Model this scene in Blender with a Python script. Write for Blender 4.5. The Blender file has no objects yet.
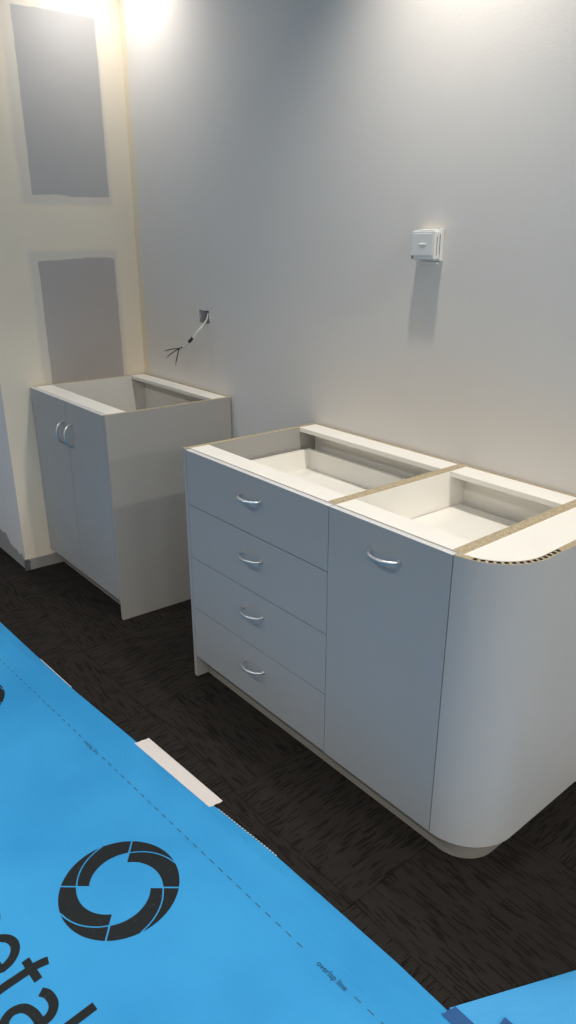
import bpy, bmesh, math, random
from mathutils import Vector, Matrix
random.seed(4)
C = bpy.context.scene.collection
S = bpy.context.scene
# ------------------------------------------------------------------ camera
cam = bpy.data.objects.new('camera', bpy.data.cameras.new('camera')); C.objects.link(cam)
cam.data.sensor_fit = 'VERTICAL'; cam.data.sensor_height = 36.0; cam.data.lens = 725.68/1024*36
cam.data.clip_start = .02
yaw, pitch, roll = .8726, .3681, -.0011
cam.matrix_world = (Matrix.Translation((2.6923, -1.7676, 1.529)) @ Matrix.Rotation(yaw, 4, 'Z')
                    @ Matrix.Rotation(math.pi/2-pitch, 4, 'X') @ Matrix.Rotation(roll, 4, 'Z'))
S.camera = cam
# ------------------------------------------------------------------ world, lamps, exposure
w = bpy.data.worlds.new('world'); S.world = w; w.use_nodes = True
w.node_tree.nodes['Background'].inputs[0].default_value = (1.0, .955, .90, 1)
w.node_tree.nodes['Background'].inputs[1].default_value = .43
S.view_settings.view_transform = 'Standard'; S.view_settings.look = 'None'
S.view_settings.gamma = 1; S.view_settings.use_curve_mapping = False
S.view_settings.exposure = 0.14
CEIL = 2.70
def spot(x, y, power, angle=110, blend=.9, col=(1, .93, .84), r=.035):
    l = bpy.data.lights.new('downlight_and_fill', 'SPOT'); l.energy = power; l.color = col
    l.spot_size = math.radians(angle); l.spot_blend = blend; l.shadow_soft_size = r
    o = bpy.data.objects.new('downlight_and_fill', l); C.objects.link(o); o.location = (x, y, CEIL-.03)
    return o
spot(-.27, -.23, 24, 140, 1.0, (1, .95, .90))
spot(1.34, -.24, 58, 110, 1.0)
spot(3.35, -.24, 62, 165, .5)
spot(6.4, -.24, 150, 168, .4)
for x, y in ((-.4, -2.4), (1.4, -2.4), (3.3, -2.4), (1.4, -4.3), (3.3, -4.3)):  # unseen room rows, added as fill for fronts, floor and walls
    spot(x, y, 75, 130, .8)
spot(5.2, -2.4, 170, 168, .5, r=.30); spot(6.9, -1.4, 230, 170, .4, r=.45)  # unseen broad lamps, added to brighten the faces turned right

# ------------------------------------------------------------------ materials
def mat(name, col, rough=.5, spec=.5, metal=0.0):
    m = bpy.data.materials.new(name); m.use_nodes = True
    b = m.node_tree.nodes['Principled BSDF']
    b.inputs['Base Color'].default_value = (*col, 1); b.inputs['Roughness'].default_value = rough
    b.inputs['Specular IOR Level'].default_value = spec; b.inputs['Metallic'].default_value = metal
    return m
class G:                                            # a tiny node-graph writer
    def __init__(s, m): s.m = m; s.t = m.node_tree; s.b = s.t.nodes['Principled BSDF']
    def n(s, typ, **kw):
        x = s.t.nodes.new(typ)
        for k, v in kw.items(): setattr(x, k, v)
        return x
    def put(s, v, sock):
        if isinstance(v, bpy.types.NodeSocket): s.t.links.new(v, sock)
        elif isinstance(v, tuple) and len(v) == 3 and sock.type == 'RGBA': sock.default_value = (*v, 1)
        else: sock.default_value = v
    def math(s, op, a, b=0.0, c=0.0):
        x = s.n('ShaderNodeMath', operation=op); s.put(a, x.inputs[0]); s.put(b, x.inputs[1]); s.put(c, x.inputs[2])
        return x.outputs[0]
    def pos(s):
        g = s.n('ShaderNodeNewGeometry'); x = s.n('ShaderNodeSeparateXYZ'); s.t.links.new(g.outputs['Position'], x.inputs[0])
        nx = s.n('ShaderNodeSeparateXYZ'); s.t.links.new(g.outputs['True Normal'], nx.inputs[0])
        return g.outputs['Position'], x.outputs[0], x.outputs[1], x.outputs[2], nx
    def comb(s, a, b, c):
        x = s.n('ShaderNodeCombineXYZ'); s.put(a, x.inputs[0]); s.put(b, x.inputs[1]); s.put(c, x.inputs[2]); return x.outputs[0]
    def noise(s, vec, scale, detail=3, rough=.5):
        x = s.n('ShaderNodeTexNoise'); s.put(vec, x.inputs['Vector']); x.inputs['Scale'].default_value = scale
        x.inputs['Detail'].default_value = detail; x.inputs['Roughness'].default_value = rough
        return x.outputs['Fac']
    def ss(s, v, lo, hi, a=0.0, b=1.0):              # smooth step
        x = s.n('ShaderNodeMapRange', interpolation_type='SMOOTHSTEP'); s.put(v, x.inputs[0])
        x.inputs[1].default_value = lo; x.inputs[2].default_value = hi; x.inputs[3].default_value = a; x.inputs[4].default_value = b
        return x.outputs[0]
    def mix(s, f, a, b):
        x = s.n('ShaderNodeMix', data_type='RGBA'); s.put(f, x.inputs[0]); s.put(a, x.inputs[6]); s.put(b, x.inputs[7]); return x.outputs[2]
    def bump(s, h, strength, dist=.001):
        x = s.n('ShaderNodeBump'); s.put(h, x.inputs['Height']); x.inputs['Strength'].default_value = strength
        x.inputs['Distance'].default_value = dist; s.t.links.new(x.outputs[0], s.b.inputs['Normal'])
    def col(s, v): s.put(v, s.b.inputs['Base Color'])

PAINT = (.56, .565, .57); CREAM = (.74, .66, .51); BOARD = (.335, .325, .315); JOINT = (.58, .56, .52)
# painted back wall with a cream jointing band in the corner
M_back = mat('painted_plaster_with_jointed_corner', PAINT, .55, .35); g = G(M_back)
P, X, Y, Z, N = g.pos()
e = g.math('MULTIPLY_ADD', g.noise(P, 3, 3), .05, X)
f = g.ss(e, -.455, -.425, 1, 0)
cl = g.mix(g.noise(P, 2.2, 2), (.675, .65, .615), (.705, .68, .645))
g.col(g.mix(f, cl, CREAM))
g.bump(g.noise(P, 150, 2), .16, .002)
# left wall: cream compound around two bare plasterboard patches; painted on the face towards the room
M_left = mat('jointing_compound_and_plasterboard', CREAM, .75, .25); g = G(M_left)
P, X, Y, Z, N = g.pos()
wob = g.math('MULTIPLY_ADD', g.noise(P, 11, 3), .010, -.005)
wob2 = g.math('MULTIPLY_ADD', g.noise(P, 5, 3), .03, -.015)
def patch(y0, y1, z0, z1, soft=.006, wy=wob, grow=0):
    yy = g.math('ADD', Y, wy); zz = g.math('ADD', Z, wob2 if wy is wob else wob)
    a = g.ss(yy, y0-grow-soft, y0-grow+soft); b = g.ss(yy, y1+grow-soft, y1+grow+soft, 1, 0)
    c = g.ss(zz, z0-grow-soft, z0-grow+soft); d = g.ss(zz, z1+grow-soft, z1+grow+soft, 1, 0)
    return g.math('MULTIPLY', g.math('MULTIPLY', a, b), g.math('MULTIPLY', c, d))
k1 = patch(-.452, -.112, 1.675, 2.353, .003); k2 = patch(-.461, -.111, .60, 1.417, .003)
r1 = patch(-.500, -.098, 1.640, 2.40, .012, wob2); r2 = patch(-.495, -.095, .60, 1.455, .012, wob2)
tone = g.noise(P, 3.5, 3)
cream = g.mix(tone, (.735, .66, .535), (.80, .73, .60))
c1 = g.mix(g.math('MULTIPLY', g.math('MAXIMUM', r1, r2), .55), cream, JOINT)
c2 = g.mix(k1, c1, g.mix(tone, (.40, .395, .39), (.46, .45, .44)))
c3 = g.mix(k2, c2, g.mix(tone, (.41, .38, .36), (.46, .43, .41)))
# painted face with unpainted foot
stp = g.noise(g.comb(g.math('MULTIPLY', X, 1.0), 0.0, g.math('MULTIPLY', Z, .5)), 26, 2, .4)
low = g.ss(g.math('ADD', g.math('MULTIPLY_ADD', X, .28, Z), g.math('MULTIPLY', g.noise(P, 14, 2, .4), -.10)), -.172, -.166, 1, 0)
face = g.mix(low, (.53, .53, .53), (.24, .25, .26))
g.col(g.mix(g.math('GREATER_THAN', g.math('ABSOLUTE', N.outputs[1]), .5), c3, face))
g.bump(g.noise(P, 60, 3), .12, .002)
M_ceil = mat('white_ceiling_paint', (.75, .75, .73), .8, .2)
M_skirt = mat('grey_skirting_film', (.30, .30, .29), .45, .4); g = G(M_skirt)
P, X, Y, Z, N = g.pos()
g.col(g.mix(g.ss(g.math('MULTIPLY_ADD', g.noise(P, 40, 2), .03, Y), -.662, -.656, 1, 0), (.30, .30, .29), (.11, .115, .125)))
# carpet tiles
M_carpet = mat('ribbed_charcoal_carpet_tiles', (.02, .018, .016), .95, .1); g = G(M_carpet)
P, X, Y, Z, N = g.pos()
u = g.math('DIVIDE', g.math('ADD', X, -.29+5), .5); v = g.math('DIVIDE', g.math('ADD', Y, .305+5), .5)
par = g.math('MODULO', g.math('ADD', g.math('FLOOR', u), g.math('FLOOR', v)), 2.0)
A = g.math('ADD', g.math('MULTIPLY', X, g.math('SUBTRACT', 1.0, par)), g.math('MULTIPLY', Y, par))    # along the streaks
B = g.math('ADD', g.math('MULTIPLY', Y, g.math('SUBTRACT', 1.0, par)), g.math('MULTIPLY', X, par))    # across
rowid = g.math('FLOOR', g.math('DIVIDE', B, .0040))
rnd = g.n('ShaderNodeTexWhiteNoise', noise_dimensions='1D'); g.put(rowid, rnd.inputs['W'])
st = g.noise(g.comb(g.math('MULTIPLY_ADD', A, 1.0, g.math('MULTIPLY', rnd.outputs[0], 7.0)), g.math('MULTIPLY', rowid, 3.7), 0.0), 10, 1, .5)
st2 = g.noise(g.comb(g.math('MULTIPLY', A, 14.0), g.math('MULTIPLY', B, 150.0), 0.0), 1, 2, .6)
rib = g.math('SINE', g.math('MULTIPLY', B, 2*math.pi/.0050))
loop = g.math('SINE', g.math('MULTIPLY', A, 2*math.pi/.0042))
dark = g.ss(st, .42, .475)
big = g.noise(P, 2.5, 2)
base = g.mix(st2, (.0115, .0100, .0092), (.026, .0228, .0207))
cc = g.mix(dark, (.0032, .0027, .0024), base)
cc = g.mix(g.math('MULTIPLY', g.math('MULTIPLY_ADD', rib, .5, .5), .42), cc, (.036, .032, .028))
fu = g.math('FRACT', u); fv = g.math('FRACT', v)
seam = g.math('MAXIMUM', g.math('MAXIMUM', g.math('LESS_THAN', fu, .006), g.math('LESS_THAN', fv, .006)), 0.0)
g.col(g.mix(g.math('MULTIPLY', seam, .55), cc, (.0025, .0022, .002)))
hh = g.math('ADD', g.math('MULTIPLY', dark, 1.0), g.math('ADD', g.math('MULTIPLY', rib, .6), g.math('MULTIPLY', loop, .2)))
g.bump(hh, .7, .002)

def laminate(name, a, b, rough):
    m = mat(name, a, rough, .5); g = G(m); P, X, Y, Z, N = g.pos()
    g.col(g.mix(g.noise(P, 6, 3), a, b))
    g.put(g.ss(g.noise(P, 9, 3), .2, .8, rough-.04, rough+.06), g.b.inputs['Roughness'])
    g.bump(g.noise(P, 420, 2), .05, .0006)
    return m
M_front = laminate('grey_satin_laminate', (.288, .298, .304), (.30, .31, .316), .45)
M_side = laminate('pale_grey_laminate', (.315, .308, .29), (.335, .328, .31), .45)
M_curve = laminate('grey_curved_laminate', (.345, .345, .34), (.36, .36, .355), .46)
M_white = laminate('white_melamine', (.81, .79, .735), (.84, .82, .765), .42)
M_edge = laminate('pale_edge_tape', (.60, .61, .62), (.64, .645, .65), .4)
M_kick = laminate('grey_kickboard', (.20, .195, .18), (.22, .215, .20), .45)
M_chip = mat('raw_chipboard', (.40, .33, .22), .85, .2); g = G(M_chip); P, X, Y, Z, N = g.pos()
n1 = g.noise(P, 260, 4, .7); n2 = g.noise(P, 90, 3, .6)
g.col(g.mix(g.ss(n1, .36, .66), g.mix(n2, (.20, .15, .09), (.34, .27, .17)), (.56, .48, .33)))
g.bump(n1, .4, .001)
M_dark = mat('near_black_fill', (.012, .012, .013), .9, .1)  # near-black for the cavity's painted shade and for the rim slots
M_chrome = mat('satin_nickel', (.66, .66, .66), .36, .5, 1.0)
M_plas = mat('white_plastic', (.74, .74, .72), .35, .5)
M_plas2 = mat('grey_plastic', (.22, .23, .23), .4, .5)
M_cable = mat('white_cable_sheath', (.66, .66, .64), .45, .5)
M_black = mat('black_insulation', (.02, .021, .022), .4, .5)
M_copper = mat('bare_copper', (.55, .35, .20), .4, .5, .6)
M_stud = mat('galvanised_stud', (.30, .31, .32), .5, .5, .2)
# blue sheeting
def sheeting(name, a, b, rot):
    m = mat(name, a, .5, .25); g = G(m); P, X, Y, Z, N = g.pos()
    n1 = g.noise(P, 1.7, 3, .6)
    ca, sa = math.cos(rot), math.sin(rot)
    U = g.math('ADD', g.math('MULTIPLY', X, ca), g.math('MULTIPLY', Y, sa))
    V = g.math('SUBTRACT', g.math('MULTIPLY', Y, ca), g.math('MULTIPLY', X, sa))
    n2 = g.noise(g.comb(g.math('MULTIPLY', U, 1.2), g.math('MULTIPLY', V, 6.0), 0.0), 1.4, 4, .6)
    c = g.mix(g.ss(n1, .3, .7), a, b)
    scuff = g.math('MULTIPLY', g.ss(g.noise(P, 48, 5, .7), .685, .72), g.ss(g.noise(P, 4.0, 2), .56, .66))
    c = g.mix(g.math('MULTIPLY', scuff, .55), c, (.45, .66, .82))
    g.col(c)
    g.put(g.ss(n1, .2, .8, .48, .6), g.b.inputs['Roughness'])
    g.bump(g.math('ADD', g.math('MULTIPLY', n2, 1.0), g.math('MULTIPLY', g.noise(P, 24, 4, .6), .10)), .35, .02)
    return m
M_sheet = sheeting('blue_woven_membrane', (.022, .243, .545), (.034, .30, .63), .06)
M_sheet2 = sheeting('light_blue_membrane', (.052, .31, .64), (.062, .34, .67), 1.1)
M_ink = mat('black_print', (.013, .016, .018), .65, .15); g = G(M_ink); P, X, Y, Z, N = g.pos()
g.col(g.mix(g.ss(g.noise(P, 130, 4, .7), .62, .74), (.013, .016, .018), (.06, .10, .13)))
M_fade = mat('faded_print', (.02, .09, .18), .5, .4)
M_tape = mat('white_adhesive_tape', (.72, .68, .66), .6, .35); g = G(M_tape); P, X, Y, Z, N = g.pos()
g.col(g.mix(g.noise(P, 60, 4, .7), (.60, .565, .55), (.68, .645, .625)))
M_btape = mat('dark_blue_tape', (.018, .085, .25), .5, .3)
M_hem = mat('white_frayed_hem', (.6, .6, .58), .8, .2)

M_stitch = mat('white_stitched_hem', (.6, .6, .58), .8, .2); g = G(M_stitch); P, X, Y, Z, N = g.pos()
g.col(g.mix(g.math('GREATER_THAN', g.math('SINE', g.math('MULTIPLY', X, 2*math.pi/.0108)), .1), (.04, .15, .26), (.62, .63, .62)))

# ------------------------------------------------------------------ mesh helpers
def finish(name, bm, mats, parent=None, smooth=False):
    me = bpy.data.meshes.new(name)
    if parent is not None and parent.get('_sh'):
        for v in bm.verts: v.co.x += parent['_sh'](v.co.x)*max(0, v.co.y+.556)
    if parent is not None: bmesh.ops.translate(bm, verts=bm.verts, vec=-parent['_o'])
    bmesh.ops.recalc_face_normals(bm, faces=bm.faces)
    bm.to_mesh(me); bm.free()
    for m in (mats if isinstance(mats, (list, tuple)) else [mats]): me.materials.append(m)
    if any(p_.use_smooth for p_ in me.polygons) or smooth:
        me.set_sharp_from_angle(angle=math.radians(50)) if not smooth else None
    if smooth:
        for p_ in me.polygons: p_.use_smooth = True
    o = bpy.data.objects.new(name, me); C.objects.link(o)
    if parent is not None and parent['_p']: o.parent = parent['_p']
    return o
def root(name, label, cat, loc, group=None):
    o = bpy.data.objects.new(name, None); C.objects.link(o); o.location = loc; o.empty_display_size = .1
    o['label'] = label; o['category'] = cat
    if group: o['group'] = group
    return {'_o': Vector(loc), '_p': o}
def sub(parent, part): return {'_o': parent['_o'], '_p': part, '_sh': parent.get('_sh')}       # sub-parts share their thing's frame
def top(o, label, cat, group=None):
    o['label'] = label; o['category'] = cat
    if group: o['group'] = group
    return o
def structure(o): o['kind'] = 'structure'; return o
def box(bm, x0, x1, y0, y1, z0, z1, mi=0, top=None, bev=0.0, front=None):
    r = bmesh.ops.create_cube(bm, size=1.0, matrix=Matrix.Translation(((x0+x1)/2, (y0+y1)/2, (z0+z1)/2)) @ Matrix.Diagonal((x1-x0, y1-y0, z1-z0, 1)))
    fs = {f for v in r['verts'] for f in v.link_faces}
    bm.normal_update()
    for f in fs:
        f.material_index = mi
        if top is not None and f.normal.z > .9: f.material_index = top
        if front is not None and f.normal.y < -.9: f.material_index = front
    if bev:
        es = list({e for f in fs for e in f.edges})
        bmesh.ops.bevel(bm, geom=es, offset=bev, segments=2, profile=.5, affect='EDGES', material=-1)
def tube(bm, pts, rad, n=10, mi=0, cap=True):
    pts = [Vector(p) for p in pts]; rings = []
    rad = rad if isinstance(rad, (list, tuple)) else [rad]*len(pts)
    t0 = (pts[1]-pts[0]).normalized(); up = Vector((0, 0, 1)) if abs(t0.z) < .9 else Vector((1, 0, 0))
    nrm = t0.cross(up).normalized()
    for i, p in enumerate(pts):
        t = (pts[min(i+1, len(pts)-1)]-pts[max(i-1, 0)]).normalized()
        nrm = (nrm-t*nrm.dot(t)).normalized(); b = t.cross(nrm)
        rings.append([bm.verts.new(p+(nrm*math.cos(2*math.pi*k/n)+b*math.sin(2*math.pi*k/n))*rad[i]) for k in range(n)])
    for a, b in zip(rings, rings[1:]):
        for k in range(n):
            f = bm.faces.new((a[k], a[(k+1) % n], b[(k+1) % n], b[k])); f.material_index = mi; f.smooth = True
    if cap:
        for r in (rings[0][::-1], rings[-1]): bm.faces.new(r).material_index = mi
def spline(pts, k=6):
    pts = [Vector(p) for p in pts]; P_ = [pts[0]]+pts+[pts[-1]]; out = []
    for i in range(1, len(P_)-2):
        for j in range(k):
            t = j/k; a, b, c, d = P_[i-1:i+3]
            out.append(.5*((2*b)+(-a+c)*t+(2*a-5*b+4*c-d)*t*t+(-a+3*b-3*c+d)*t**3))
    return out+[pts[-1]]
def prism(bm, outline, z0, z1, mi=0, top=None):                      # outline in x, y, extruded upwards
    a = [bm.verts.new((x, y, z0)) for x, y in outline]; b = [bm.verts.new((x, y, z1)) for x, y in outline]
    n = len(outline)
    for i in range(n): bm.faces.new((a[i], a[(i+1) % n], b[(i+1) % n], b[i])).material_index = mi
    bm.faces.new(a[::-1]).material_index = mi
    bm.faces.new(b).material_index = mi if top is None else top

# ------------------------------------------------------------------ setting
bm = bmesh.new(); box(bm, -4, 7, -6, .3, -.1, 0); structure(finish('floor', bm, M_carpet))
bm = bmesh.new(); box(bm, -4, 7, -6, .3, CEIL, CEIL+.1); structure(finish('ceiling', bm, M_ceil))
HX0, HX1, HZ0, HZ1 = -.006, .072, 1.166, 1.220
bm = bmesh.new()
xs = [-.511, HX0, HX1, 7]; zs = [0, HZ0, HZ1, CEIL]
def ragged(x0, x1, z0, z1, n=9):
    out = []
    cor = [(x0, z0), (x1, z0), (x1, z1), (x0, z1)]
    for i in range(4):
        a, b = cor[i], cor[(i+1) % 4]
        for j in range(n):
            t = j/n; d = random.uniform(-.0022, .0022) if j else 0
            if i % 2 == 0: out.append((a[0]+(b[0]-a[0])*t, a[1]+d))
            else: out.append((a[0]+d, a[1]+(b[1]-a[1])*t))
    return out
hole = ragged(HX0, HX1, HZ0, HZ1)
n_ = len(hole)//4
outer = [(-.511, 0), (7, 0), (7, CEIL), (-.511, CEIL)]
for yy in (0.0, .11):                                                 # front and back skins with the cut-out between them
    ov = [bm.verts.new((x, yy, z)) for x, z in outer]; hv = [bm.verts.new((x, yy, z)) for x, z in hole]
    for i in range(4):
        seg = [hv[(i*n_+j) % len(hole)] for j in range(n_+1)]
        bm.faces.new([ov[i], ov[(i+1) % 4]]+seg[::-1])
    if yy == 0: o0, h0 = ov, hv
for i in range(4): bm.faces.new((o0[i], o0[(i+1) % 4], ov[(i+1) % 4], ov[i]))
for i in range(len(hole)): bm.faces.new((h0[i], h0[(i+1) % len(hole)], hv[(i+1) % len(hole)], hv[i]))
structure(finish('wall_back', bm, M_back))
bm = bmesh.new(); box(bm, -.08, .14, .111, .13, 1.08, 1.32, 0)        # near-black board as painted shade of the cavity, and stud, behind the cut-out
box(bm, .030, .056, .03, .109, HZ0-.03, HZ1+.03, 1)
structure(finish('dark_back_and_stud_1', bm, [M_dark, M_stud]))
bm = bmesh.new(); prism(bm, [(-4, -.69), (-.56275, -.69), (-.511, 0), (-.511, .11), (-4, .11)], 0, CEIL); structure(finish('wall_left', bm, M_left))
bm = bmesh.new(); prism(bm, [(-.5632, -.698), (-.5555, -.698), (-.5413, -.510), (-.5490, -.510)], 0, .055); structure(finish('baseboard_left', bm, M_skirt))

# ------------------------------------------------------------------ cabinets
H = .870; KZ = .089; T = .016
def handle(parent, cx, cy, cz, vertical, L=.094):
    bm = bmesh.new(); pts = []
    for i in range(25):
        a = math.pi*i/24; u_ = -math.cos(a)*L/2; d = .034*math.sin(a) if 0 < i < 24 else -.0005
        if 0 < i < 24: u_ *= 1.0
        pts.append((cx, cy-d, cz+u_) if vertical else (cx+u_, cy-d, cz))
    rr = [.0040+.0008*math.sin(math.pi*i/24) for i in range(25)]
    tube(bm, pts, rr, 12)
    for s in (-1, 1):                                                 # small feet against the face
        c_ = Vector((cx, cy, cz+s*L/2)) if vertical else Vector((cx+s*L/2, cy, cz))
        tube(bm, [c_+Vector((0, .0003, 0)), c_+Vector((0, -.004, 0))], .0058, 12)
    return finish('handle', bm, M_chrome, parent)
def front_panel(bm, x0, x1, y, z0, z1, top=1):                               # face laminate with a pale edge tape around
    box(bm, x0, x1, y, y+T, z0, z1, mi=0, top=top)

# left cupboard in the alcove
LX0, LX1, LD = -.550, .180, .566; HB = H; H = .880
R = root('sink_cupboard', 'topless pale grey two-door base cupboard in the alcove against the cream wall', 'cabinet', (LX0, 0, 0)); R['_sh'] = lambda x: .070      # fitted snugly to the wall, which runs out of square
bm = bmesh.new(); box(bm, LX1-T, LX1, -LD, -.008, 0, H, mi=0, top=1, bev=0); finish('side_panel', bm, [M_side, M_chip], R)
bm = bmesh.new(); box(bm, LX0+.001, LX0+T, -LD+.018, -.008, KZ, H, mi=0, top=1); box(bm, LX0+.001, LX0+T, -.498, -.008, 0, KZ); finish('side_panel', bm, [M_white, M_chip], R)
bm = bmesh.new(); box(bm, LX0+T, LX1-T, -LD+.018, -.002, KZ, KZ+T); finish('base_board', bm, M_white, R)
bm = bmesh.new(); box(bm, LX0+T, LX1-T, -.014, -.002, KZ+T, H, top=1); finish('back_panel', bm, [M_white, M_chip], R)
bm = bmesh.new(); box(bm, LX0+T, LX1-T, -LD+.018, -LD+.095, H-T, H-.0005, bev=.0008); finish('front_rail', bm, M_white, R)
bm = bmesh.new(); box(bm, LX0+T, LX1-T, -.082, -.0145, H-T, H-.0005, bev=.0008); finish('back_rail', bm, M_white, R)
bm = bmesh.new(); box(bm, LX0+.001, LX1-T, -.512, -.498, 0, KZ); finish('kickboard', bm, M_kick, R)
mid = -.187
for x0, x1, hx in ((LX0+.002, mid-.001, -.217), (mid+.001, LX1-T-.002, -.140)):
    bm = bmesh.new(); front_panel(bm, x0, x1, -LD, KZ-.004, H-.003)
    d = finish('door', bm, [M_front, M_edge], R)
    handle(sub(R, d), hx, -LD, .737, True)

# drawer unit
SK = lambda x: .058-(x-.713)*.035 if x < 1.405 else max(0, .034-(x-1.405)*.062)
H = HB; D = .557; A0 = .713; A1 = 1.4050
R = root('drawer_cabinet', 'topless grey base cabinet with four stacked drawers and bow handles', 'cabinet', (A0, 0, 0)); R['_sh'] = SK
bm = bmesh.new(); box(bm, A0, A0+T, -D, -.002, 0, H, mi=0, top=1, front=2); finish('side_panel', bm, [M_side, M_chip, M_front], R)
bm = bmesh.new(); box(bm, A1-T, A1, -D+.018, -.002, KZ, H, mi=0, top=1); finish('side_panel', bm, [M_white, M_chip], R)
bm = bmesh.new(); box(bm, A0+T, A1-T, -D+.018, -.002, KZ, KZ+T); finish('base_board', bm, M_white, R)
bm = bmesh.new(); box(bm, A0+T, A1-T, -.014, -.002, KZ+T, H, top=1); finish('back_panel', bm, [M_white, M_chip], R)
bm = bmesh.new(); box(bm, A0+T, A1-T, -D+.019, -D+.088, H-T, H-.0005, bev=.0008); finish('front_rail', bm, M_white, R)
bm = bmesh.new(); box(bm, A0+T, A1-T, -.088, -.0145, H-T, H-.0005, bev=.0008); finish('back_rail', bm, M_white, R)
zl = [H-.003, .677, .484, .287, KZ-.004]
for i in range(4):
    zt, zb = zl[i], zl[i+1]+.003
    bm = bmesh.new(); front_panel(bm, A0+T+.002, 1.4135, -D, zb, zt, 1 if i == 0 else 0)
    d0 = -D+.0175; bx0, bx1 = A0+T+.011, A1-T-.012; bz0, bz1 = zb+.028, zb+.108
    box(bm, bx0, bx0+.013, d0, -.050, bz0, bz1, mi=2); box(bm, bx1-.013, bx1, d0, -.050, bz0, bz1, mi=2)
    box(bm, bx0+.013, bx1-.013, d0, d0+.013, bz0, bz1, mi=2); box(bm, bx0+.013, bx1-.013, -.063, -.050, bz0, bz1, mi=2)
    box(bm, bx0+.013, bx1-.013, d0+.013, -.063, bz0, bz0+.008, mi=2)
    d = finish('drawer', bm, [M_front, M_edge, M_white], R)
    handle(sub(R, d), 1.079, -D, (.797, .606, .415, .217)[i], False)

# single-door cupboard
B0, B1 = 1.4052, 1.8130
R = root('base_cupboard', 'topless grey single-door cupboard between the drawers and the curved end', 'cabinet', (B0, 0, 0)); R['_sh'] = SK
bm = bmesh.new(); box(bm, B0, B0+T, -D+.018, -.002, KZ, H, mi=0, top=1); finish('side_panel', bm, [M_white, M_chip], R)
bm = bmesh.new(); box(bm, B1-T, B1, -D+.018, -.002, KZ, H, mi=0, top=1); finish('side_panel', bm, [M_white, M_chip], R)
bm = bmesh.new(); box(bm, B0+T, B1-T, -D+.018, -.002, KZ, KZ+T); finish('base_board', bm, M_white, R)
bm = bmesh.new(); box(bm, B0+T, B1-T, -.014, -.002, KZ+T, H, top=1); finish('back_panel', bm, [M_white, M_chip], R)
bm = bmesh.new(); box(bm, B0+T, B1-T, -D+.019, -D+.088, H-T, H-.0005, bev=.0008); finish('front_rail', bm, M_white, R)
bm = bmesh.new(); box(bm, B0+T, B1-T, -.088, -.0145, H-T, H-.0005, bev=.0008); finish('back_rail', bm, M_white, R)
bm = bmesh.new(); box(bm, B0+T+.002, B1-T-.002, -D+.03, -.036, .741, .757, bev=.0008); finish('shelf', bm, M_white, R)
bm = bmesh.new(); front_panel(bm, 1.4155, 1.8130, -D, KZ-.004, H-.003)
d = finish('door', bm, [M_front, M_edge], R)
handle(sub(R, d), 1.616, -D, .797, False)

# curved end unit
E0 = 1.8132; XR = 1.960; RC = XR-1.8150
cx, cy = 1.8150, -D+RC
def arc(r, a0=-90, a1=0, n=28): return [(cx+r*math.cos(math.radians(a0+(a1-a0)*i/n)), cy+r*math.sin(math.radians(a0+(a1-a0)*i/n))) for i in range(n+1)]
R = root('curved_end_cabinet', 'rounded grey end unit with white top board and black-slotted chipboard rim', 'cabinet', (E0, 0, 0)); R['_sh'] = SK
bm = bmesh.new(); box(bm, E0, E0+T, -D+.018, -.002, KZ, H, mi=0, top=1); finish('side_panel', bm, [M_white, M_chip], R)
bm = bmesh.new()                                                     # bent skin: thin face, slotted core
ol = [(cx+.0005, -D)]+arc(RC)[1:]+[(XR, -.002)]; il = [(XR-.0035, -.002)]+arc(RC-.0035)[::-1]
prism(bm, ol+il, KZ-.004, H-.001, 0, 1)
for f in bm.faces: f.smooth = abs(f.normal.z) < .5
def wedge(a0, a1, r0, r1, z0, z1):
    prism(bm, [(cx+r*math.cos(math.radians(a)), cy+r*math.sin(math.radians(a))) for r, a in ((r0, a0), (r1, a0), (r1, a1), (r0, a1))], z0, z1, 1)
prism(bm, arc(RC-.0155)+arc(RC-.0035)[::-1], KZ, H-.004, 1)            # core below the slots
box(bm, XR-.0155, XR-.0035, cy, -.002, KZ, H-.004, mi=1)
pitch = .0176; L_arc = RC*math.pi/2; s0 = RC*math.radians(17)
def rim_piece(sa, sb, z0, z1, mi):
    def pt(s_, r):
        if s_ <= L_arc: a_ = -math.pi/2+s_/RC; return (cx+r*math.cos(a_), cy+r*math.sin(a_))
        return (cx+r, cy+(s_-L_arc))
    q_ = [sa]+([L_arc] if sa < L_arc < sb else [])+[sb]
    n_s = max(1, int((sb-sa)/.01)); q_ = sorted(set(q_+[sa+(sb-sa)*i/n_s for i in range(n_s+1)]))
    prism(bm, [pt(v, RC-.0035) for v in q_]+[pt(v, RC-.0155) for v in q_[::-1]], z0, z1, mi)
rim_piece(0, s0, H-.004, H-.0008, 1)
for i in range(14):
    sa = s0+i*pitch
    rim_piece(sa, sa+.0108, H-.004, H-.0016, 2); rim_piece(sa+.0108, sa+pitch, H-.004, H-.0008, 1)  # slots are shallow near-black inserts between chipboard ribs
rim_piece(s0+14*pitch, L_arc-cy-.002, H-.004, H-.0008, 1)
o = finish('curved_panel', bm, [M_curve, M_chip, M_dark], R)
bm = bmesh.new(); prism(bm, arc(RC-.0165)+[(XR-.0165, -.003), (E0+T, -.003), (E0+T, -D+.018)], H-T, H-.0004, 0); finish('top_board', bm, M_white, R)
bm = bmesh.new(); prism(bm, arc(RC-.0165)+[(XR-.0165, -.003), (E0+T, -.003), (E0+T, -D+.018)], KZ, KZ+T, 0); finish('base_board', bm, M_white, R)
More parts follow.
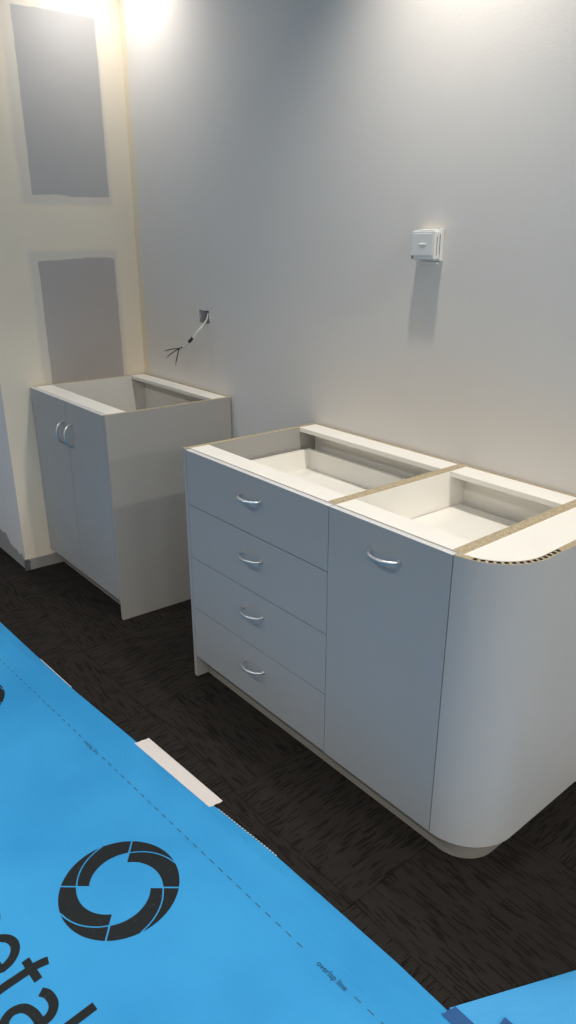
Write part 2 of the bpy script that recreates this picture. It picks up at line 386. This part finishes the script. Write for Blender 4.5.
# kickboard under the long run
bm = bmesh.new(); rk = RC-.046; yk = cy-rk
ol = [(A0+T+.0060, yk)]+arc(rk)+[(cx+rk, -.002)]; il = [(cx+rk-.014, -.002)]+arc(rk-.014)[::-1]+[(A0+T+.0060, yk+.014)]
prism(bm, ol+il, 0, KZ-.0005, 0)
for f in bm.faces: f.smooth = False
top(finish('kickboard', bm, M_kick), 'recessed dark grey kickboard along the floor under the long cabinet run', 'kickboard')

# ------------------------------------------------------------------ wall sensor
bx0, bx1, bz0, bz1, by = 1.196, 1.281, 1.452, 1.535, -.040
R = root('wall_sensor', 'small square white plastic control box mounted on the back wall', 'sensor', (1.234, 0, 1.457))
bm = bmesh.new(); box(bm, bx0+.004, bx1+.001, -.014, -.0003, bz0-.001, bz1+.001, bev=.0015)
box(bm, bx0+.012, bx1-.010, -.013, -.0006, bz0-.010, bz0-.003, bev=.001); finish('back_plate', bm, M_plas, R)
bm = bmesh.new(); box(bm, bx0, bx1, by, -.0145, bz0+.004, bz1-.003, bev=.0025)
for i in range(9):                                                   # vent teeth along the top
    xx = bx0+.004+i*.0088; box(bm, xx, xx+.0052, by+.001, -.016, bz1-.0035, bz1, bev=.0006)
for i in range(9):
    xx = bx0+.012+i*.0075; box(bm, xx, xx+.004, by+.001, -.016, bz0+.0005, bz0+.0045)
cov = finish('cover', bm, M_plas, R); SR = sub(R, cov)
bm = bmesh.new(); box(bm, bx0+.006, bx1-.006, by-.0012, by+.001, bz0+.014, bz1-.010, bev=.0006); finish('face_plate', bm, M_plas, SR)
bm = bmesh.new(); r_ = bmesh.ops.create_uvsphere(bm, u_segments=20, v_segments=10, radius=1, matrix=Matrix.Translation(((bx0+bx1)/2, by-.0012, 1.495)) @ Matrix.Diagonal((.014, .0016, .0042, 1)))
finish('badge', bm, M_plas, SR, True)
bm = bmesh.new(); box(bm, bx0+.0005, bx0+.010, by-.0008, by+.004, bz0+.0035, bz0+.013, bev=.0005); finish('indicator', bm, M_plas2, SR)
bm = bmesh.new()
box(bm, bx1-.002, bx1+.0004, -.031, -.028, bz0+.014, bz1-.018); box(bm, bx1-.002, bx1+.0004, -.019, -.0165, bz0+.018, bz1-.012)
finish('vent_slot', bm, M_plas2, SR)

# ------------------------------------------------------------------ cable
R = root('electrical_cable', 'white cable with split black wires hanging out of a hole in the wall', 'cable', (.062, .02, 1.18))
bm = bmesh.new(); tube(bm, spline([(.040, .10, 1.205), (.044, .04, 1.196), (.048, .003, 1.180), (.052, -.020, 1.160), (.042, -.045, 1.135), (.016, -.060, 1.101), (-.010, -.070, 1.078), (-.026, -.075, 1.068)]), .0048, 10)
tube(bm, spline([(.030, .10, 1.200), (.045, .03, 1.212), (.060, .004, 1.208), (.064, -.010, 1.182), (.053, -.022, 1.161)]), .0030, 8)
sheath = finish('sheath', bm, M_cable, R)
bm = bmesh.new(); tube(bm, spline([(.024, -.0565, 1.112), (.016, -.060, 1.101), (.006, -.064, 1.092)]), .0068, 12); finish('tape_band', bm, M_black, sub(R, sheath))
for k_, tip in enumerate(((-.142, -.090, 1.041), (-.130, -.090, 1.018), (-.066, -.090, 1.000))):
    bm = bmesh.new(); t = Vector(tip); a = Vector((-.022, -.0745, 1.070))
    s_ = Vector((-.050, -.079, 1.060-.001*k_)); m2 = s_.lerp(t, .5)+Vector((0, -.001, .002))
    pth = spline([a, s_, m2, t]); tube(bm, pth, .0023, 8)
    tube(bm, [pth[-1], t+(t-m2).normalized()*.017], .0021, 6, mi=1)
    finish('wire', bm, [M_black, M_copper], R)

# ------------------------------------------------------------------ blue sheets on the floor
EDGE = [(-1.6, -1.035), (-.141, -.973), (.155, -.962), (.531, -.945), (.721, -.930), (.925, -.914), (1.32, -.882), (1.535, -.861), (1.784, -.849), (1.964, -.841), (2.097, -.840), (3.6, -.835)]
def edge(x):
    for (a, b), (c, d) in zip(EDGE, EDGE[1:]):
        if x <= c: return b+(d-b)*(x-a)/(c-a)
    return EDGE[-1][1]
def zs_(x, y):
    d = edge(x)-y
    amp = min(1, max(0, d/.10))
    z = .0030+amp*(.0018+.0014*math.sin(9*x*.5+7*(y-.06*x)*1.6)+.0012*math.sin(4.3*x+1.3)*math.sin(13*(y-.06*x)))
    z += .0035*math.exp(-((d-.035)/.022)**2)*(.5+.5*math.sin(5.1*x+.6))**2
    return max(.0022, z)
R = root('protection_sheet', 'large blue floor protection sheet with black ring logos and printed lettering', 'sheet', (1, -1.5, 0))
bm = bmesh.new(); nx, ny = 190, 70; grid = []
for i in range(nx+1):
    x = -1.6+5.2*i/nx; row = []
    for j in range(ny+1):
        tt = (j/ny)**1.5; y = edge(x)+(-3.4-edge(x))*tt
        row.append((x, y))
    grid.append(row)
vt = [[bm.verts.new((x, y, zs_(x, y))) for x, y in r] for r in grid]
vb = [[bm.verts.new((x, y, zs_(x, y)-.0009)) for x, y in r] for r in grid]
for i in range(nx):
    for j in range(ny):
        bm.faces.new((vt[i][j], vt[i][j+1], vt[i+1][j+1], vt[i+1][j])).smooth = True
        bm.faces.new((vb[i][j], vb[i+1][j], vb[i+1][j+1], vb[i][j+1]))
    bm.faces.new((vt[i][0], vt[i+1][0], vb[i+1][0], vb[i][0])); bm.faces.new((vt[i][ny], vb[i][ny], vb[i+1][ny], vt[i+1][ny]))
for j in range(ny):
    bm.faces.new((vt[0][j], vb[0][j], vb[0][j+1], vt[0][j+1])); bm.faces.new((vt[nx][j], vt[nx][j+1], vb[nx][j+1], vb[nx][j]))
sheet = finish('membrane', bm, M_sheet, R)
# frayed white hem
bm = bmesh.new()
def hemseg(x0, x1, wd):
    n = max(2, int((x1-x0)/.02)); 
    a = [(x0+(x1-x0)*i/n) for i in range(n+1)]
    t_ = [bm.verts.new((x, edge(x)+wd, .0030)) for x in a]; b_ = [bm.verts.new((x, edge(x)-.001, .0042)) for x in a]
    c_ = [bm.verts.new((x, edge(x)+wd, .0012)) for x in a]
    for i in range(n):
        bm.faces.new((t_[i], t_[i+1], b_[i+1], b_[i])); bm.faces.new((t_[i], c_[i], c_[i+1], t_[i+1]))
hemseg(.25, .50, .0024); finish('frayed_hem', bm, M_hem, R)
bm = bmesh.new(); hemseg(1.322, 1.56, .0026); finish('stitched_hem', bm, M_stitch, R)
# print on the sheet: frame turned by 3.42 degrees
th = math.atan(.0598)
def ink_quad_strip(bm, left, right, off=.0006):
    n = len(left); k = 4
    rows = [[bm.verts.new((lx+(rx-lx)*q/k, ly+(ry-ly)*q/k, 0)) for q in range(k+1)] for (lx, ly), (rx, ry) in zip(left, right)]
    for r in rows:
        for v_ in r: v_.co.z = zs_(v_.co.x, v_.co.y)+off
    for a, b in zip(rows, rows[1:]):
        for q in range(k): bm.faces.new((a[q], a[q+1], b[q+1], b[q]))
def ring(ccx, ccy):
    bm = bmesh.new(); Ro, R1, R2, gp = .1475, .1085, .0775, .0021
    for k in range(4):
        a0 = 139.7-90*k
        def P_(r, a, s=0):
            a = math.radians(a); return (ccx+r*math.cos(a)+s*math.sin(a), ccy+r*math.sin(a)-s*math.cos(a))
        def spi(t): return R1+(Ro-R1)*min(1, t/.66)**1.15             # white parting line, grows outwards clockwise
        outl = []; inl = []; o2 = []; i2 = []
        for i in range(37):
            t = i/36; a = a0-90*t; s = gp*(1-2*t)
            ro = Ro if t > .66 else spi(t)-gp*.9
            outl.append(P_(min(ro, Ro), a, s)); inl.append(P_(R2+(R1-R2)*t**1.15, a, s))
            tt = t*.63; a = a0-90*tt
            o2.append(P_(Ro, a, gp*(1-t))); i2.append(P_(min(Ro-.0002, spi(tt)+gp*.9), a, gp*(1-t)))
        ink_quad_strip(bm, inl, outl); ink_quad_strip(bm, i2, o2)
    return finish('ring_logo', bm, M_ink, R)
CX, CY = 1.386, -1.2205
ring(CX, CY); ring(CX-1.045, CY-.063)
def stroke(bm, pts, wd, k=5, sm=True):
    pts = [Vector((x, y, 0)) for x, y in pts]
    if sm and len(pts) > 2: pts = spline(pts, k)
    L_, R_ = [], []
    for i, p in enumerate(pts):
        t = (pts[min(i+1, len(pts)-1)]-pts[max(i-1, 0)]).normalized(); n = Vector((-t.y, t.x, 0))*wd/2
        L_.append((p.x+n.x, p.y+n.y)); R_.append((p.x-n.x, p.y-n.y))
    ink_quad_strip(bm, L_, R_)
ct, st_ = math.cos(th), math.sin(th)
def letters(ox, oy):
    """lettering in the sheet's own frame: x along the writing, y up, x-height .118"""
    def W(pts): return [(ox+x*ct-y*st_, oy+x*st_+y*ct) for x, y in pts]
    xh = .118; s = .0205; h = s/2
    for ch in ('m', 'e', 't', 'a', 'l'):
        bm = bmesh.new()
        if ch == 'm':
            x0 = -.150
            stroke(bm, W([(x0+h, 0), (x0+h, xh)]), s)
            for q in (0, .072): stroke(bm, W([(x0+h+q, .075), (x0+.018+q, .098), (x0+.045+q, .108), (x0+.070+q, .098), (x0+.083+q, .070), (x0+.083+q, .0)]), s)
        if ch == 'e':
            x0 = .022; a = [math.radians(v) for v in range(0, 316, 15)]
            stroke(bm, W([(x0+.052+.043*math.cos(v), .059+.049*math.sin(v)) for v in a]), s)
            stroke(bm, W([(x0+.012, .057), (x0+.050, .057), (x0+.103, .057)]), s*.9, sm=False)
        if ch == 't':
            x0 = .156
            stroke(bm, W([(x0+.034, .009), (x0+.012, .016), (x0+.005, .038), (x0+.005, .090), (x0+.006, .122), (x0+.012, .146)]), s)
            stroke(bm, W([(x0-.024, xh-h*.9), (x0+.041, xh-h*.9)]), s*.9, sm=False)
        if ch == 'a':
            x0 = .221
            stroke(bm, W([(x0+.004, .100), (x0+.020, .109), (x0+.045, .109), (x0+.062, .097), (x0+.068, .075), (x0+.068, .0)]), s)
            stroke(bm, W([(x0+.066, .070), (x0+.036, .068), (x0+.012, .057), (x0+.004, .034), (x0+.018, .013), (x0+.046, .012), (x0+.066, .026)]), s)
        if ch == 'l':
            stroke(bm, W([(.332, 0), (.332, .090), (.332, .170)]), s, sm=False)
        finish('printed_letter', bm, M_ink, R)
letters(1.300, -1.592)
def small_text(x, y, wtarget, body, m):
    cu = bpy.data.curves.new('t', 'FONT'); cu.body = body; cu.size = .016; cu.align_x = 'CENTER'; cu.align_y = 'CENTER'; cu.resolution_u = 2
    o = bpy.data.objects.new('t', cu); C.objects.link(o); bpy.context.view_layer.update()
    dg = bpy.context.evaluated_depsgraph_get(); me = bpy.data.meshes.new_from_object(o.evaluated_get(dg))
    bpy.data.objects.remove(o); bpy.data.curves.remove(cu)
    xs_ = [v.co.x for v in me.vertices]; k = wtarget/(max(xs_)-min(xs_))
    bm = bmesh.new(); bm.from_mesh(me); bpy.data.meshes.remove(me)
    for v in bm.verts:
        px, py = v.co.x*k, v.co.y*k*1.15
        v.co = Vector((x+px*ct-py*st_, y+px*st_+py*ct, 0)); v.co.z = zs_(v.co.x, v.co.y)+.0007
    return bm
bm = small_text(1.896, -.975, .086, 'overlap line', M_ink); finish('overlap_lettering', bm, M_ink, R)
bm = small_text(.851, -1.0385, .086, 'overlap line', M_ink); finish('overlap_lettering', bm, M_fade, R)
for xa, xb in ((-.90, .790), (.916, 1.830), (1.961, 3.0)):
    bm = bmesh.new(); x = xa
    while x < xb-.017:
        y = -1.0875+.0598*x; stroke(bm, [(x, y), (x+.009, y+.00054), (x+.018, y+.00108)], .0030, 2); x += .0362
    finish('dashed_line', bm, M_fade, R)

bm = bmesh.new(); q = [(2.103, -.8365), (2.235, -.545), (2.468, -.03), (3.6, -.03), (3.6, -.8325)]
n = 30; rows = []
for j in range(n+1):
    y = -.8325+(.8025)*j/n; x0 = 2.103+(y+.8365)*.4526
    rows.append([(x0+(3.6-x0)*i/n, y) for i in range(n+1)])
za = lambda x, y: .0026+.0010*(1+math.sin(6*x+4*y))*min(1, (x-2.1-(y+.8365)*.4526)*8)
T_ = [[bm.verts.new((x, y, za(x, y))) for x, y in r] for r in rows]; B_ = [[bm.verts.new((x, y, za(x, y)-.001)) for x, y in r] for r in rows]
for j in range(n):
    for i in range(n):
        bm.faces.new((T_[j][i], T_[j][i+1], T_[j+1][i+1], T_[j+1][i])).smooth = True
        bm.faces.new((B_[j][i], B_[j+1][i], B_[j+1][i+1], B_[j][i+1]))
    bm.faces.new((T_[j][0], T_[j+1][0], B_[j+1][0], B_[j][0])); bm.faces.new((T_[j][n], B_[j][n], B_[j+1][n], T_[j+1][n]))
for i in range(n):
    bm.faces.new((T_[0][i], B_[0][i], B_[0][i+1], T_[0][i+1])); bm.faces.new((T_[n][i], T_[n][i+1], B_[n][i+1], B_[n][i]))
top(finish('protection_sheet', bm, M_sheet2), 'plain lighter blue sheet in the bottom right corner, beside the printed one', 'sheet')

# ------------------------------------------------------------------ tapes
def tape(name, corners, m, label, zf, lift=.0012, k=14, notch=0.0):
    """corners: a strip from (a, b) to (c, d) that follows the ground below"""
    a, b, c, d = [Vector((*q, 0)) for q in corners]; bm = bmesh.new(); up = []; dn = []
    for i in range(k+1):
        t = i/k; r1_, r2_ = [], []
        for j in range(5):
            s = j/4; p = a.lerp(d, t).lerp(b.lerp(c, t), s)
            if i in (0, k): p += (d-a).normalized()*(notch*(1 if j % 2 else -1)) 
            z = zf(p.x, p.y)+lift
            r1_.append(bm.verts.new((p.x, p.y, z))); r2_.append(bm.verts.new((p.x, p.y, z-.0005)))
        up.append(r1_); dn.append(r2_)
    for i in range(k):
        for j in range(4):
            bm.faces.new((up[i][j], up[i][j+1], up[i+1][j+1], up[i+1][j])).smooth = True
            bm.faces.new((dn[i][j], dn[i+1][j], dn[i+1][j+1], dn[i][j+1]))
        bm.faces.new((up[i][0], up[i+1][0], dn[i+1][0], dn[i][0])); bm.faces.new((up[i][4], dn[i][4], dn[i+1][4], up[i+1][4]))
    for e_ in (0, k):
        for j in range(4): bm.faces.new((up[e_][j], up[e_][j+1], dn[e_][j+1], dn[e_][j]))
    return top(finish(name, bm, m), label, 'tape')
flr = lambda x, y: zs_(x, y) if y < edge(x)+.004 else .0030
tape('white_tape', [(.921, -.923), (.928, -.875), (1.310, -.853), (1.306, -.897)], M_tape, 'strip of white adhesive tape on the edge of the blue sheet', flr, notch=.0012)
fl2 = lambda x, y: .0052
tape('blue_tape', [(2.104, -.857), (2.113, -.822), (2.75, -.812), (2.75, -.847)], M_btape, 'dark blue tape at the corner where the two blue sheets meet', fl2, lift=.0008, notch=.001)
tape('blue_tape', [(2.195, -.795), (2.193, -.761), (2.75, -.745), (2.75, -.779)], M_btape, 'small tip of dark blue tape lying on the plain lighter blue sheet', fl2, lift=.0008)
